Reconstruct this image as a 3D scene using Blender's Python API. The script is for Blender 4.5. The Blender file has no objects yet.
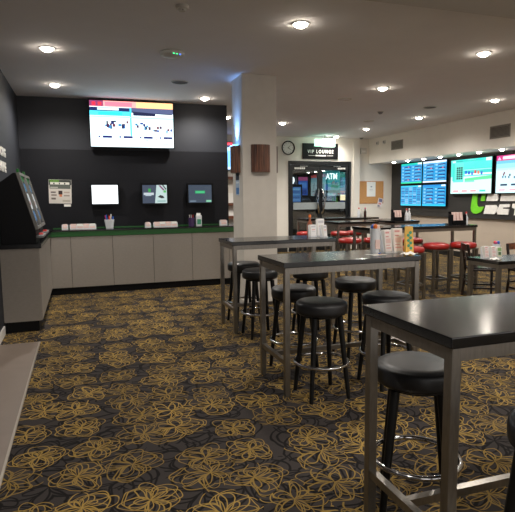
import bpy, bmesh, math, random
from mathutils import Vector, Matrix
random.seed(7)
SC = bpy.context.scene
COL = SC.collection
PI = math.pi

# ------------------------------------------------------------------ materials
def lin(c):
    return tuple((x/12.92 if x <= .04045 else ((x+.055)/1.055)**2.4) for x in [v/255 for v in c])

def new_mat(name):
    m = bpy.data.materials.new(name); m.use_nodes = True
    nt = m.node_tree
    return m, nt, nt.nodes.get('Principled BSDF')

def mat(name, rgb, rough=.6, metal=0., spec=.5, var=.06, scale=14., bump=0., bscale=200., coat=0., stretch=(1, 1, 1)):
    """plain surface with a little procedural colour variation and optional fine bump"""
    m, nt, b = new_mat(name)
    N, L = nt.nodes, nt.links
    c = lin(rgb)
    tc = N.new('ShaderNodeTexCoord'); mp = N.new('ShaderNodeMapping'); mp.inputs['Scale'].default_value = stretch
    L.new(tc.outputs['Object'], mp.inputs['Vector'])
    nz = N.new('ShaderNodeTexNoise'); nz.inputs['Scale'].default_value = scale; nz.inputs['Detail'].default_value = 4
    L.new(mp.outputs[0], nz.inputs['Vector'])
    r = N.new('ShaderNodeValToRGB')
    r.color_ramp.elements[0].position = .3; r.color_ramp.elements[1].position = .7
    r.color_ramp.elements[0].color = (*[x*(1-var) for x in c], 1); r.color_ramp.elements[1].color = (*[min(1, x*(1+var)) for x in c], 1)
    L.new(nz.outputs['Fac'], r.inputs['Fac']); L.new(r.outputs['Color'], b.inputs['Base Color'])
    b.inputs['Roughness'].default_value = rough; b.inputs['Metallic'].default_value = metal
    b.inputs['Specular IOR Level'].default_value = spec
    b.inputs['Coat Weight'].default_value = coat
    if bump:
        n2 = N.new('ShaderNodeTexNoise'); n2.inputs['Scale'].default_value = bscale
        L.new(mp.outputs[0], n2.inputs['Vector'])
        bp = N.new('ShaderNodeBump'); bp.inputs['Strength'].default_value = bump; bp.inputs['Distance'].default_value = .002
        L.new(n2.outputs['Fac'], bp.inputs['Height']); L.new(bp.outputs['Normal'], b.inputs['Normal'])
    return m

def emit_mat(name, rgb, strength):
    m, nt, b = new_mat(name)
    b.inputs['Base Color'].default_value = (0, 0, 0, 1)
    b.inputs['Emission Color'].default_value = (*lin(rgb), 1); b.inputs['Emission Strength'].default_value = strength
    b.inputs['Roughness'].default_value = .3
    return m

def screen_mat(name, strength):
    m, nt, b = new_mat(name)
    at = nt.nodes.new('ShaderNodeAttribute'); at.attribute_name = 'picture'
    nt.links.new(at.outputs['Color'], b.inputs['Emission Color'])
    b.inputs['Base Color'].default_value = (.01, .01, .01, 1); b.inputs['Emission Strength'].default_value = strength
    b.inputs['Roughness'].default_value = .25
    return m

def print_mat(name):
    """printed paper / card: base colour from the print layout"""
    m, nt, b = new_mat(name)
    at = nt.nodes.new('ShaderNodeAttribute'); at.attribute_name = 'picture'
    nt.links.new(at.outputs['Color'], b.inputs['Base Color'])
    b.inputs['Roughness'].default_value = .5
    return m

def glass_mat(name, tint=(.82, .9, .92), refl=.12):
    m = bpy.data.materials.new(name); m.use_nodes = True
    nt = m.node_tree; N, L = nt.nodes, nt.links
    for n in list(N): N.remove(n)
    out = N.new('ShaderNodeOutputMaterial'); mx = N.new('ShaderNodeMixShader')
    tr = N.new('ShaderNodeBsdfTransparent'); tr.inputs[0].default_value = (*tint, 1)
    gl = N.new('ShaderNodeBsdfGlossy'); gl.inputs['Roughness'].default_value = .02
    mx.inputs[0].default_value = refl
    L.new(tr.outputs[0], mx.inputs[1]); L.new(gl.outputs[0], mx.inputs[2]); L.new(mx.outputs[0], out.inputs[0])
    return m

def carpet_mat():
    m, nt, b = new_mat('patterned carpet'); N, L = nt.nodes, nt.links
    def setin(sock, v):
        if hasattr(v, 'is_linked') or isinstance(v, bpy.types.NodeSocket): L.new(v, sock)
        else: sock.default_value = v
    def mth(op, a, bb=0., cc=None, clamp=False):
        n = N.new('ShaderNodeMath'); n.operation = op; n.use_clamp = clamp
        setin(n.inputs[0], a); setin(n.inputs[1], bb)
        if cc is not None: setin(n.inputs[2], cc)
        return n.outputs[0]
    tc = N.new('ShaderNodeTexCoord')
    # hand-drawn wobble
    nz = N.new('ShaderNodeTexNoise'); nz.inputs['Scale'].default_value = 7.; nz.inputs['Detail'].default_value = .5
    L.new(tc.outputs['Object'], nz.inputs['Vector'])
    vs = N.new('ShaderNodeVectorMath'); vs.operation = 'SUBTRACT'; L.new(nz.outputs['Color'], vs.inputs[0]); vs.inputs[1].default_value = (.5, .5, .5)
    vm = N.new('ShaderNodeVectorMath'); vm.operation = 'MULTIPLY_ADD'
    L.new(vs.outputs[0], vm.inputs[0]); vm.inputs[1].default_value = (.085, .085, 0); L.new(tc.outputs['Object'], vm.inputs[2])
    def layer(off, scale, rnd, curves, lw):
        ad = N.new('ShaderNodeVectorMath'); ad.operation = 'ADD'; L.new(vm.outputs[0], ad.inputs[0]); ad.inputs[1].default_value = off
        vo = N.new('ShaderNodeTexVoronoi'); vo.voronoi_dimensions = '2D'; vo.inputs['Scale'].default_value = scale; vo.inputs['Randomness'].default_value = rnd
        L.new(ad.outputs[0], vo.inputs['Vector'])
        sub = N.new('ShaderNodeVectorMath'); sub.operation = 'SUBTRACT'; L.new(ad.outputs[0], sub.inputs[0]); L.new(vo.outputs['Position'], sub.inputs[1])
        sp = N.new('ShaderNodeSeparateXYZ'); L.new(sub.outputs[0], sp.inputs[0])
        sc = N.new('ShaderNodeSeparateColor'); L.new(vo.outputs['Color'], sc.inputs[0])
        x, y = sp.outputs[0], sp.outputs[1]
        r = mth('POWER', mth('ADD', mth('MULTIPLY', x, x), mth('MULTIPLY', y, y)), .5)
        r = mth('MAXIMUM', r, .004)
        th = mth('ARCTAN2', y, x)
        ph = mth('MULTIPLY', sc.outputs[0], 6.283)
        size = mth('MULTIPLY_ADD', sc.outputs[1], .30, .80)
        tot = None
        for (A, base, n, p0, pw) in curves:
            # r = A*size*(base + (1-base)*|cos(n th + ph*p0)|)
            ang = mth('MULTIPLY_ADD', th, n, mth('MULTIPLY_ADD', ph, pw, p0))
            c = mth('COSINE', ang); s = mth('SINE', ang)
            sA = mth('MULTIPLY', size, A)
            R = mth('MULTIPLY', sA, mth('MULTIPLY_ADD', mth('ABSOLUTE', c), 1-base, base))
            dR = mth('MULTIPLY', sA, mth('MULTIPLY', s, n*(1-base)))
            q = mth('DIVIDE', dR, r)
            g = mth('POWER', mth('MULTIPLY_ADD', q, q, 1.), .5)
            d = mth('DIVIDE', mth('ABSOLUTE', mth('SUBTRACT', r, R)), g)
            ln = N.new('ShaderNodeMapRange'); ln.inputs['From Min'].default_value = lw+.0022; ln.inputs['From Max'].default_value = lw-.001
            L.new(d, ln.inputs['Value'])
            tot = ln.outputs[0] if tot is None else mth('MAXIMUM', tot, ln.outputs[0])
        return tot, sc.outputs[2]
    gold, rv = layer((0.13, .07, 0), 3.0, .5, [(.205, .08, 2.0, 0., 1), (.15, .25, 2.5, 1., 2), (.115, .04, 2.5, 2., 1), (.17, .62, 1.0, .6, 3), (.19, .30, 1.5, 2.2, 1)], .0023)
    blk, rv2 = layer((.31, .22, 0), 2.6, .5, [(.24, .25, 2.0, .3, 1), (.22, .5, 1.5, 1.2, 2), (.19, .1, 2.5, 2., 1), (.25, .7, 1., .9, 1)], .0058)
    # yarn: fine speckle
    y1 = N.new('ShaderNodeTexNoise'); y1.inputs['Scale'].default_value = 160.; y1.inputs['Detail'].default_value = 2.; L.new(tc.outputs['Object'], y1.inputs['Vector'])
    y2 = N.new('ShaderNodeTexNoise'); y2.inputs['Scale'].default_value = 1.3; y2.inputs['Detail'].default_value = 3.; L.new(tc.outputs['Object'], y2.inputs['Vector'])
    base = N.new('ShaderNodeMixRGB'); base.inputs[1].default_value = (*lin((47, 43, 42)), 1); base.inputs[2].default_value = (*lin((64, 59, 57)), 1)
    L.new(mth('MULTIPLY_ADD', y1.outputs['Fac'], .6, mth('MULTIPLY', y2.outputs['Fac'], .4)), base.inputs[0])
    m1 = N.new('ShaderNodeMixRGB'); L.new(mth('MULTIPLY', blk, .85), m1.inputs[0]); L.new(base.outputs[0], m1.inputs[1]); m1.inputs[2].default_value = (*lin((17, 15, 15)), 1)
    gc = N.new('ShaderNodeMixRGB'); gc.inputs[1].default_value = (*lin((134, 108, 54)), 1); gc.inputs[2].default_value = (*lin((176, 144, 76)), 1)
    L.new(mth('MULTIPLY_ADD', y1.outputs['Fac'], .5, mth('MULTIPLY', rv, .5)), gc.inputs[0])
    m2 = N.new('ShaderNodeMixRGB'); L.new(mth('MULTIPLY', gold, mth('MULTIPLY_ADD', rv, .25, .7)), m2.inputs[0]); L.new(m1.outputs[0], m2.inputs[1]); L.new(gc.outputs[0], m2.inputs[2])
    L.new(m2.outputs[0], b.inputs['Base Color'])
    b.inputs['Roughness'].default_value = .95; b.inputs['Specular IOR Level'].default_value = .1
    bp = N.new('ShaderNodeBump'); bp.inputs['Strength'].default_value = .35; bp.inputs['Distance'].default_value = .004
    L.new(y1.outputs['Fac'], bp.inputs['Height']); L.new(bp.outputs['Normal'], b.inputs['Normal'])
    return m

def wood_mat(name, a, b_, scale=6., rough=.4, stretch=(12, 12, 1)):
    m, nt, b = new_mat(name); N, L = nt.nodes, nt.links
    tc = N.new('ShaderNodeTexCoord'); mp = N.new('ShaderNodeMapping'); mp.inputs['Scale'].default_value = stretch
    L.new(tc.outputs['Object'], mp.inputs['Vector'])
    nz = N.new('ShaderNodeTexNoise'); nz.inputs['Scale'].default_value = scale; nz.inputs['Detail'].default_value = 5; nz.inputs['Distortion'].default_value = .6
    L.new(mp.outputs[0], nz.inputs['Vector'])
    r = N.new('ShaderNodeValToRGB'); r.color_ramp.elements[0].position = .35; r.color_ramp.elements[1].position = .65
    r.color_ramp.elements[0].color = (*lin(a), 1); r.color_ramp.elements[1].color = (*lin(b_), 1)
    L.new(nz.outputs['Fac'], r.inputs[0]); L.new(r.outputs[0], b.inputs['Base Color']); b.inputs['Roughness'].default_value = rough
    return m

M = dict(
    carpet=carpet_mat(),
    tile=mat('beige floor tile', (122, 108, 97), .45, var=.05, scale=5),
    edge=mat('pale metal edge strip', (170, 160, 148), .35, .6),
    ceiling=mat('ceiling paint', (230, 228, 231), .9, var=.015, scale=3),
    lowceiling=mat('dropped ceiling paint', (200, 196, 192), .9, var=.015, scale=3),
    cream=mat('cream wall paint', (228, 222, 212), .75, var=.02, scale=4, bump=.05),
    tan=mat('tan wall paint', (186, 172, 157), .75, var=.02, scale=4, bump=.05),
    pillar=mat('pillar paint', (204, 198, 189), .7, var=.03, scale=9, bump=.05),
    dark=mat('charcoal wall paint', (42, 44, 50), .6, spec=.3, var=.03, scale=4),
    darklow=mat('black wall panel', (16, 17, 23), .6, spec=.25, var=.06, scale=6),
    wallpanel=mat('dark grey panel', (52, 51, 50), .5, spec=.3, var=.04, scale=6),
    black=mat('black plastic', (10, 10, 13), .5, spec=.18),
    blackgloss=mat('black gloss', (10, 10, 12), .18),
    tabletop=mat('black laminate', (14, 14, 15), .16, spec=.6, var=.25, scale=9, stretch=(1, 7, 1), bump=.012, bscale=90),
    steel=mat('brushed steel', (138, 133, 126), .3, .92, var=.1, scale=16, stretch=(6, 6, 1)),
    chrome=mat('chrome', (215, 215, 218), .1, 1., var=.02),
    vinyl=mat('black vinyl', (25, 25, 27), .42, spec=.45, var=.1, scale=9, bump=.05, bscale=240),
    redvinyl=mat('red vinyl', (158, 34, 29), .34, spec=.5, var=.06),
    blackleg=mat('black painted wood', (13, 13, 13), .42, spec=.3),
    laminate=mat('grey beige laminate', (146, 139, 131), .5, var=.05, scale=22, stretch=(1, 1, 3)),
    laminate_dark=mat('panel joint', (70, 64, 58), .7),
    green=mat('green strip', (20, 84, 28), .4),
    white=mat('white plastic', (228, 226, 222), .4, var=.02),
    shadedwhite=mat('white plastic in shade', (205, 202, 196), .5, var=.02),  # darker copy of the white plastic, shade put into its colour
    grey=mat('grey plastic', (120, 120, 122), .45),
    ventgrey=mat('vent slats', (128, 122, 112), .5),
    darkvent=mat('vent inside', (40, 38, 36), .8),
    speaker=mat('speaker grille', (104, 98, 96), .7),
    walnut=wood_mat('fluted walnut', (58, 32, 23), (124, 80, 58), 3., .42, (14, 14, 1)),
    darkwood=wood_mat('dark chair wood', (22, 14, 11), (44, 27, 20), 4., .35, (5, 5, 5)),
    brownwood=wood_mat('brown chair wood', (78, 44, 28), (126, 74, 48), 4., .35, (5, 5, 5)),
    cork=mat('cork', (196, 146, 92), .9, var=.18, scale=90),
    corkframe=wood_mat('pine frame', (176, 118, 66), (200, 142, 84), 4., .5, (3, 3, 3)),
    paper=mat('paper', (238, 236, 230), .7, var=.01),
    pinkpaper=mat('pink tinted card', (236, 206, 198), .6, var=.05),
    doorframe=mat('black door frame', (14, 15, 18), .35),
    glass=glass_mat('door glass'),
    frost=mat('frosted band', (150, 158, 160), .6),
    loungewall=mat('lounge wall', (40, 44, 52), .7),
    logo_green=mat('logo green', (118, 214, 44), .4),
    logo_white=mat('logo white', (240, 238, 234), .4),
    tvbezel=mat('tv bezel', (7, 8, 10), .45, spec=.15),
    clearplastic=mat('frosted clear plastic', (226, 229, 233), .25, var=.03),
    skirting=mat('black skirting', (22, 21, 21), .5),
    yellowcard=mat('yellow card', (236, 186, 84), .5, var=.05),
    tealprint=mat('teal print', (64, 156, 120), .5, var=.1),
    blueplastic=mat('blue plastic', (44, 96, 190), .35),
    redplastic=mat('red plastic', (206, 62, 58), .35),
    orangeplastic=mat('orange plastic', (230, 120, 50), .4),
    pinkplastic=mat('magenta plastic', (190, 50, 110), .4),
    purple=mat('purple plastic', (70, 48, 92), .4),
    bottle=mat('sauce bottle', (60, 28, 22), .25),
    print=print_mat('printed paper'),
    lamp=emit_mat('downlight glow', (255, 240, 220), 34.),
    soffitlamp=emit_mat('soffit downlight glow', (255, 244, 226), 22.),
    screen=screen_mat('screen picture', .66),
    screenbright=screen_mat('bright screen picture', .95),
    screendim=screen_mat('dim screen picture', .36),
    exitlight=emit_mat('exit sign glow', (222, 255, 236), 1.9),
    exitgreen=emit_mat('exit sign green glow', (170, 245, 205), 1.1),
    bluelight=emit_mat('added blue glow', (90, 165, 255), 5.),
    wled=emit_mat('white led', (255, 255, 255), .9),
    greenled=emit_mat('green led', (60, 255, 150), 1.2),
    blueled=emit_mat('blue led', (70, 120, 255), 1.2),
    teal=screen_mat('lit atm header', .4),
)

# ------------------------------------------------------------------ mesh building
class MB:
    def __init__(s): s.bm = bmesh.new()
    def box(s, x0, x1, y0, y1, z0, z1, bev=0., seg=2):
        t = bmesh.new(); bmesh.ops.create_cube(t, size=1)
        for v in t.verts:
            v.co = Vector(((x0+x1)/2+v.co.x*(x1-x0), (y0+y1)/2+v.co.y*(y1-y0), (z0+z1)/2+v.co.z*(z1-z0)))
        if bev: bmesh.ops.bevel(t, geom=t.edges[:], offset=bev, segments=seg, affect='EDGES', profile=.7)
        return s._add(t)
    def _add(s, t, mtx=None):
        if mtx is not None: t.transform(mtx)
        me = bpy.data.meshes.new('tmp'); t.to_mesh(me); t.free(); s.bm.from_mesh(me); bpy.data.meshes.remove(me); return s
    def rod(s, a, b, r0, r1=None, n=12, square=False, bev=0):
        a, b = Vector(a), Vector(b); d = b-a
        t = bmesh.new()
        bmesh.ops.create_cone(t, cap_ends=True, segments=4 if square else n, radius1=r0, radius2=r0 if r1 is None else r1, depth=d.length)
        if square: t.transform(Matrix.Rotation(PI/4, 4, 'Z'))
        if bev: bmesh.ops.bevel(t, geom=t.edges[:], offset=bev, segments=2, affect='EDGES')
        q = d.to_track_quat('Z', 'Y') if abs(d.normalized().z) < .999 else (Matrix.Identity(3).to_quaternion() if d.z > 0 else Matrix.Rotation(PI, 3, 'X').to_quaternion())
        return s._add(t, Matrix.Translation((a+b)/2) @ q.to_matrix().to_4x4())
    def lathe(s, prof, c=(0, 0, 0), n=32):
        t = bmesh.new(); rings = []
        for r, z in prof:
            if r < 1e-6: rings.append([t.verts.new((c[0], c[1], c[2]+z))])
            else: rings.append([t.verts.new((c[0]+r*math.cos(2*PI*i/n), c[1]+r*math.sin(2*PI*i/n), c[2]+z)) for i in range(n)])
        for A, B in zip(rings, rings[1:]):
            for i in range(n):
                j = (i+1) % n
                vs = [A[0] if len(A) == 1 else A[i], A[0] if len(A) == 1 else A[j], B[0] if len(B) == 1 else B[j], B[0] if len(B) == 1 else B[i]]
                u = []
                for v in vs:
                    if v not in u: u.append(v)
                if len(u) > 2: t.faces.new(u)
        bmesh.ops.recalc_face_normals(t, faces=t.faces[:])
        return s._add(t)
    def torus(s, R, r, c=(0, 0, 0), n=40, k=10):
        t = bmesh.new(); rings = []
        for i in range(n):
            a = 2*PI*i/n
            rings.append([t.verts.new((c[0]+(R+r*math.cos(2*PI*j/k))*math.cos(a), c[1]+(R+r*math.cos(2*PI*j/k))*math.sin(a), c[2]+r*math.sin(2*PI*j/k))) for j in range(k)])
        for i in range(n):
            for j in range(k):
                t.faces.new([rings[i][j], rings[(i+1) % n][j], rings[(i+1) % n][(j+1) % k], rings[i][(j+1) % k]])
        bmesh.ops.recalc_face_normals(t, faces=t.faces[:])
        return s._add(t)
    def prism(s, pts, axis, a, b, bev=0.):
        """polygon pts in the plane across axis, extruded from a to b. x: (y,z)  y: (x,z)  z: (x,y)"""
        t = bmesh.new()
        f = {'x': lambda p, q: (q, p[0], p[1]), 'y': lambda p, q: (p[0], q, p[1]), 'z': lambda p, q: (p[0], p[1], q)}[axis]
        A = [t.verts.new(f(p, a)) for p in pts]; B = [t.verts.new(f(p, b)) for p in pts]
        t.faces.new(A); t.faces.new(B[::-1])
        for i in range(len(pts)):
            j = (i+1) % len(pts); t.faces.new([A[i], B[i], B[j], A[j]])
        bmesh.ops.recalc_face_normals(t, faces=t.faces[:])
        if bev: bmesh.ops.bevel(t, geom=t.edges[:], offset=bev, segments=2, affect='EDGES')
        return s._add(t)
    def tube(s, pts, r, n=8):
        t = bmesh.new(); P = [Vector(p) for p in pts]; rings = []
        for i, p in enumerate(P):
            d = (P[min(i+1, len(P)-1)]-P[max(i-1, 0)]).normalized()
            u = d.cross(Vector((0, 0, 1)));
            if u.length < .05: u = d.cross(Vector((0, 1, 0)))
            u.normalize(); w = d.cross(u).normalized()
            rings.append([t.verts.new(p+r*(math.cos(2*PI*k/n)*u+math.sin(2*PI*k/n)*w)) for k in range(n)])
        for A, B in zip(rings, rings[1:]):
            for k in range(n): t.faces.new([A[k], A[(k+1) % n], B[(k+1) % n], B[k]])
        t.faces.new(rings[0]); t.faces.new(rings[-1][::-1])
        bmesh.ops.recalc_face_normals(t, faces=t.faces[:])
        return s._add(t)
    def build(s, name, material, parent=None, loc=None, smooth=None):
        me = bpy.data.meshes.new(name); s.bm.to_mesh(me); s.bm.free()
        if smooth is not None:
            for p in me.polygons: p.use_smooth = True
            me.set_sharp_from_angle(angle=math.radians(smooth))
        o = bpy.data.objects.new(name, me); COL.objects.link(o)
        if isinstance(material, str): material = M[material]
        me.materials.append(material)
        if parent is not None: o.parent = parent
        if loc is not None: o.location = loc
        return o

def tag(o, label=None, cat=None, group=None, kind=None):
    if label: o['label'] = label
    if cat: o['category'] = cat
    if group: o['group'] = group
    if kind: o['kind'] = kind
    return o

def empty(name, loc, rz=0., label=None, cat=None, group=None, kind=None):
    o = bpy.data.objects.new(name, None); COL.objects.link(o); o.location = loc; o.rotation_euler = (0, 0, rz); o.empty_display_size = .1
    return tag(o, label, cat, group, kind)

def under(part, sub):
    sub.parent = part

def kids(o): return [c for c in bpy.data.objects if c.parent == o]

def copy_tree(o, loc, rz=None, label=None, group=None):
    def cp(s, par):
        c = s.copy(); COL.objects.link(c)
        if par is not None: c.parent = par
        for k in kids(s): cp(k, c)
        return c
    c = cp(o, None); c.location = loc
    if rz is not None: c.rotation_euler = (0, 0, rz)
    if label: c['label'] = label
    if group: c['group'] = group
    return c

def struct(name, mb, m, parent=None):
    o = mb.build(name, m, parent)
    if parent is None: o['kind'] = 'structure'
    return o

def picture(name, w, h, rects, material, parent=None, thick=.0006):
    """flat picture in the local XZ plane facing -Y: a background and the printed/lit patches lying on it.
    rects: (u0,v0,u1,v1,(r,g,b)) with v measured from the top, or a list of polygon points and a colour"""
    bm = bmesh.new(); lay = bm.faces.layers.int.new('c'); cols = []
    for i, r in enumerate(rects):
        if len(r) == 5: pts = [(r[0], r[1]), (r[2], r[1]), (r[2], r[3]), (r[0], r[3])]; c = r[4]
        else: pts, c = r
        vs = [bm.verts.new(((u-.5)*w, -i*thick*.12-.0002, (.5-v)*h)) for u, v in pts]
        f = bm.faces.new(vs); f[lay] = i; cols.append(c)
        f.normal_update()
        if f.normal.y > 0: f.normal_flip()
    me = bpy.data.meshes.new(name); bm.to_mesh(me)
    ids = [f[lay] for f in bm.faces]; bm.free()
    ca = me.color_attributes.new('picture', 'FLOAT_COLOR', 'CORNER')
    for p in me.polygons:
        c = lin(cols[ids[p.index]])
        for li in p.loop_indices: ca.data[li].color = (*c, 1)
    o = bpy.data.objects.new(name, me); COL.objects.link(o)
    me.materials.append(M[material] if isinstance(material, str) else material)
    if parent is not None: o.parent = parent
    return o

def text(name, body, size, material, parent, loc, rot=(PI/2, 0, 0), extrude=.004, sx=1., bold=0., space=1.):
    cu = bpy.data.curves.new(name, 'FONT'); cu.body = body; cu.size = size; cu.extrude = extrude; cu.align_x = 'CENTER'; cu.align_y = 'CENTER'; cu.offset = bold; cu.space_character = space
    tmp = bpy.data.objects.new(name+'_t', cu); COL.objects.link(tmp)
    dg = bpy.context.evaluated_depsgraph_get(); me = bpy.data.meshes.new_from_object(tmp.evaluated_get(dg))
    bpy.data.objects.remove(tmp); bpy.data.curves.remove(cu)
    me.name = name; me.materials.clear(); me.materials.append(M[material])
    o = bpy.data.objects.new(name, me); COL.objects.link(o); o.parent = parent; o.location = loc; o.rotation_euler = rot; o.scale = (sx, 1, 1)
    return o

# ------------------------------------------------------------------ the room shell
ZC = 3.25; XL, XR = -.9, 9.1; YB, YD = 9.55, 13.9; YF = -3.
struct('floor', MB().box(XL, XR, YF, 14.0, -.1, 0), 'carpet')
struct('floor', MB().box(XL, -.494, YF, 6.06, 0, .006), 'tile')
struct('trim_1', MB().box(-.494, -.478, YF, 6.07, 0, .009).box(XL, -.494, 6.06, 6.07, 0, .008), 'edge')
YLOW = 3.42
struct('ceiling', MB().box(XL-.1, XR+.1, YLOW-.05, 14.0, ZC, ZC+.12), 'ceiling')
struct('ceiling', MB().box(XL-.1, XR+.1, YF, YLOW, 2.93, ZC+.12), 'lowceiling')
struct('wall_left', MB().box(XL-.12, XL, YF, YB+.2, 0, ZC), 'dark')
struct('wall_back', MB().box(XL, 2.65, YB, 14.0, 2.4, ZC), 'dark')
lo = MB()
lo.box(XL, 2.65, YB-.012, 14.0, 0, 2.398)
struct('wall_back', lo, 'darklow')
struct('trim_2', MB().box(XL, 2.645, YB-.0135, YB-.010, 1.868, 1.874), 'black')
# wall with the double doors (opening x 5.63..7.62, z 0..2.58)
struct('wall_far', MB().box(2.65, 5.63, YD, YD+.12, 0, ZC).box(7.62, 7.92, YD, YD+.12, 0, ZC).box(5.63, 7.62, YD, YD+.12, 2.58, ZC), 'cream')
struct('wall_far', MB().box(7.92, XR, YD+.05, YD+.12, 0, ZC), 'cream')
struct('trim_3', MB().box(7.70, 7.90, YD-.03, YD, 0, ZC), 'cream')
struct('wall_right', MB().box(XR, XR+.12, YF, 14.0, 0, ZC), 'tan')
struct('wall_bulkhead', MB().box(8.25, XR, YLOW, YD+.05, 2.52, ZC), 'cream')
struct('wall_panel', MB().box(9.04, XR, 6., YD+.03, 1.0, 2.518), 'wallpanel')
struct('wall_pillar', MB().box(2.185, 2.69, 7.08, 7.59, 0, ZC), 'pillar')
struct('baseboard_pillar', MB().box(2.173, 2.702, 7.068, 7.602, 0, .09), 'pillar')
struct('baseboard_right', MB().box(XR-.018, XR, YF, YD+.03, 0, .14), 'skirting')
struct('baseboard_far', MB().box(2.67, 5.60, YD-.016, YD, 0, .12).box(7.92, 9.08, YD+.034, YD+.05, 0, .12), 'skirting')
struct('baseboard_left', MB().box(XL, XL+.015, YF, 6.58, 0, .1), 'white')

# the lounge behind the glass doors
LY = 17.2
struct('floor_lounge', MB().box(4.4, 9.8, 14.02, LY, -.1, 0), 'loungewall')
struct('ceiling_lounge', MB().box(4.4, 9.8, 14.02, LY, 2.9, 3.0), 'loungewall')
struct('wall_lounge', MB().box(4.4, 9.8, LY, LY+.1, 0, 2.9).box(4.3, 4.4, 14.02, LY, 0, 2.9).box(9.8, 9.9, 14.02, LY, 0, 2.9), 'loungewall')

# double doors
d = empty('door_1', (0, 0, 0), kind='structure')
YG = YD+.03
MB().box(5.63, 5.70, YD-.02, YD+.1, 0, 2.58).box(7.55, 7.62, YD-.02, YD+.1, 0, 2.58).box(5.70, 7.55, YD-.02, YD+.1, 2.47, 2.58).build('frame', 'doorframe', d)
for side, (x0, x1, nm) in enumerate(((5.705, 6.62, 'l'), (6.63, 7.545, 'r'))):
    lf = MB().box(x0, x0+.07, YG-.02, YG+.025, .02, 2.465).box(x1-.07, x1, YG-.02, YG+.025, .02, 2.465).box(x0+.07, x1-.07, YG-.02, YG+.025, 2.32, 2.465).box(x0+.07, x1-.07, YG-.02, YG+.025, .02, .2).build('door_leaf', 'doorframe', d)
    MB().box(x0+.07, x1-.07, YG-.003, YG+.003, .2, 2.32).build('glass_pane', 'glass', lf)
    MB().box(x0+.09, x1-.09, YG-.008, YG-.004, 1.2, 1.4).build('frosted_band', 'frost', lf)
    hx = x1-.045 if side == 0 else x0+.045
    MB().tube([(hx, YG-.02, 1.08), (hx+(.015 if side else -.015), YG-.075, 1.12), (hx+(.045 if side else -.045), YG-.10, 1.3), (hx+(.055 if side else -.055), YG-.105, 1.42), (hx+(.045 if side else -.045), YG-.10, 1.56), (hx+(.015 if side else -.015), YG-.075, 1.74), (hx, YG-.02, 1.78)], .03, 10).build('pull_handle', 'chrome', lf, smooth=50)
    w = MB()
    # small white lettering at the head of each leaf, too small to read
    if side == 0:
        xs = [(6.0, .05), (6.06, .03), (6.10, .04), (6.15, .02), (6.18, .05)]; big = [(5.83+.055*i, .045) for i in range(6)]
    else:
        xs = [(7.06, .05), (7.12, .03), (7.16, .04), (7.21, .02), (7.24, .05)]; big = [(7.20+.05*i, .042) for i in range(5)]
    for a, b in xs: w.box(a, a+b, YG-.024, YG-.02, 2.425, 2.445)
    for a, b in big: w.box(a, a+b, YG-.024, YG-.02, 2.35, 2.40)
    w.build('door_lettering', 'white', lf)

# ------------------------------------------------------------------ lights in the ceiling
def ceiling_light(x, y, z, label, group, r=.070, power=70., angle=160, lampm='lamp', cat='downlight', vis=True):
    t = empty('ceiling_light', (x, y, z), 0, label, cat, group)
    MB().lathe([(r, 0), (r+.02, 0), (r+.018, -.007), (r, -.010), (r-.004, -.004), (r-.004, 0)], n=28).build('trim_ring', 'white', t, smooth=40)
    MB().lathe([(0, -.042), (r*.45, -.038), (r*.78, -.024), (r-.006, -.006), (r-.004, -.0005), (0, -.0005)], n=28).build('diffuser', lampm, t, smooth=40)  # dome bulges below the ceiling, its shape standing in for bloom
    ld = bpy.data.lights.new('lamp', 'SPOT'); ld.energy = power; ld.color = (1., .945, .87); ld.spot_size = math.radians(angle); ld.spot_blend = .75; ld.shadow_soft_size = .05
    lo_ = bpy.data.objects.new('lamp_beam', ld); COL.objects.link(lo_); lo_.parent = t; lo_.location = (0, 0, -.06)
    return t
DG = 'recessed downlights of the main ceiling'
for x, y, lab in [
    (-.27, 6.53, 'round recessed downlight above the end of the left cabinet'),
    (-.27, 8.51, 'round recessed downlight close to the dark back wall, left of the large race screen'),
    (2.1, 8.95, 'round recessed downlight between the large race screen and the pillar'),
    (3.02, 10.88, 'round recessed downlight seen through the gap left of the pillar'),
    (2.14, 4.94, 'large round downlight nearest the camera, upper middle of the ceiling'),
    (4.49, 11.42, 'round recessed downlight just right of the pillar, left of the wall clock'),
    (6.93, 11.86, 'small round downlight before the white wall above the cork board'),
    (4.61, 7.40, 'round recessed downlight in mid ceiling between pillar and right bulkhead'),
    (4.68, 5.29, 'bright round downlight at upper right beside the dropped ceiling edge'),
    (7.15, 7.76, 'round recessed downlight directly in front of the nearer bulkhead vent'),
    (7.08, 9.90, 'round recessed downlight above the red stool tables, left of the far race screens'),
    (6.96, 13.55, 'small round downlight right beside the lit exit sign')]:
    ceiling_light(x, y, ZC, lab, DG, power=(60 if y < 9 else 56 if x > 7 else 85 if y < 13 else 34))
for x, y in [(0.3, 1.2), (2.7, 1.6), (5.2, 1.6), (7.4, 2.0), (7.15, 5.3)]:
    ceiling_light(x, y, 2.93 if y < 3 else ZC, 'round recessed downlight of the ceiling part outside the photograph', 'downlights outside the photograph', power=62)
SG = 'small downlights under the bulkhead'
for i, (y, lab) in enumerate([(13.0, 'small downlight under the bulkhead, nearest the cork board corner'), (12.33, 'small downlight under the bulkhead, second from the cork board corner'),
        (11.65, 'small downlight under the bulkhead above the joint of the four blue boards'), (10.98, 'small downlight under the bulkhead between the blue boards and the green race screen'),
        (10.31, 'small downlight under the bulkhead above the green race screen'), (9.64, 'small downlight under the bulkhead between the two large race screens'),
        (8.97, 'small downlight under the bulkhead above the right edge screen')]):
    ceiling_light(8.5, y, 2.52, lab, SG, r=.055, power=5., lampm='soffitlamp')

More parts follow.
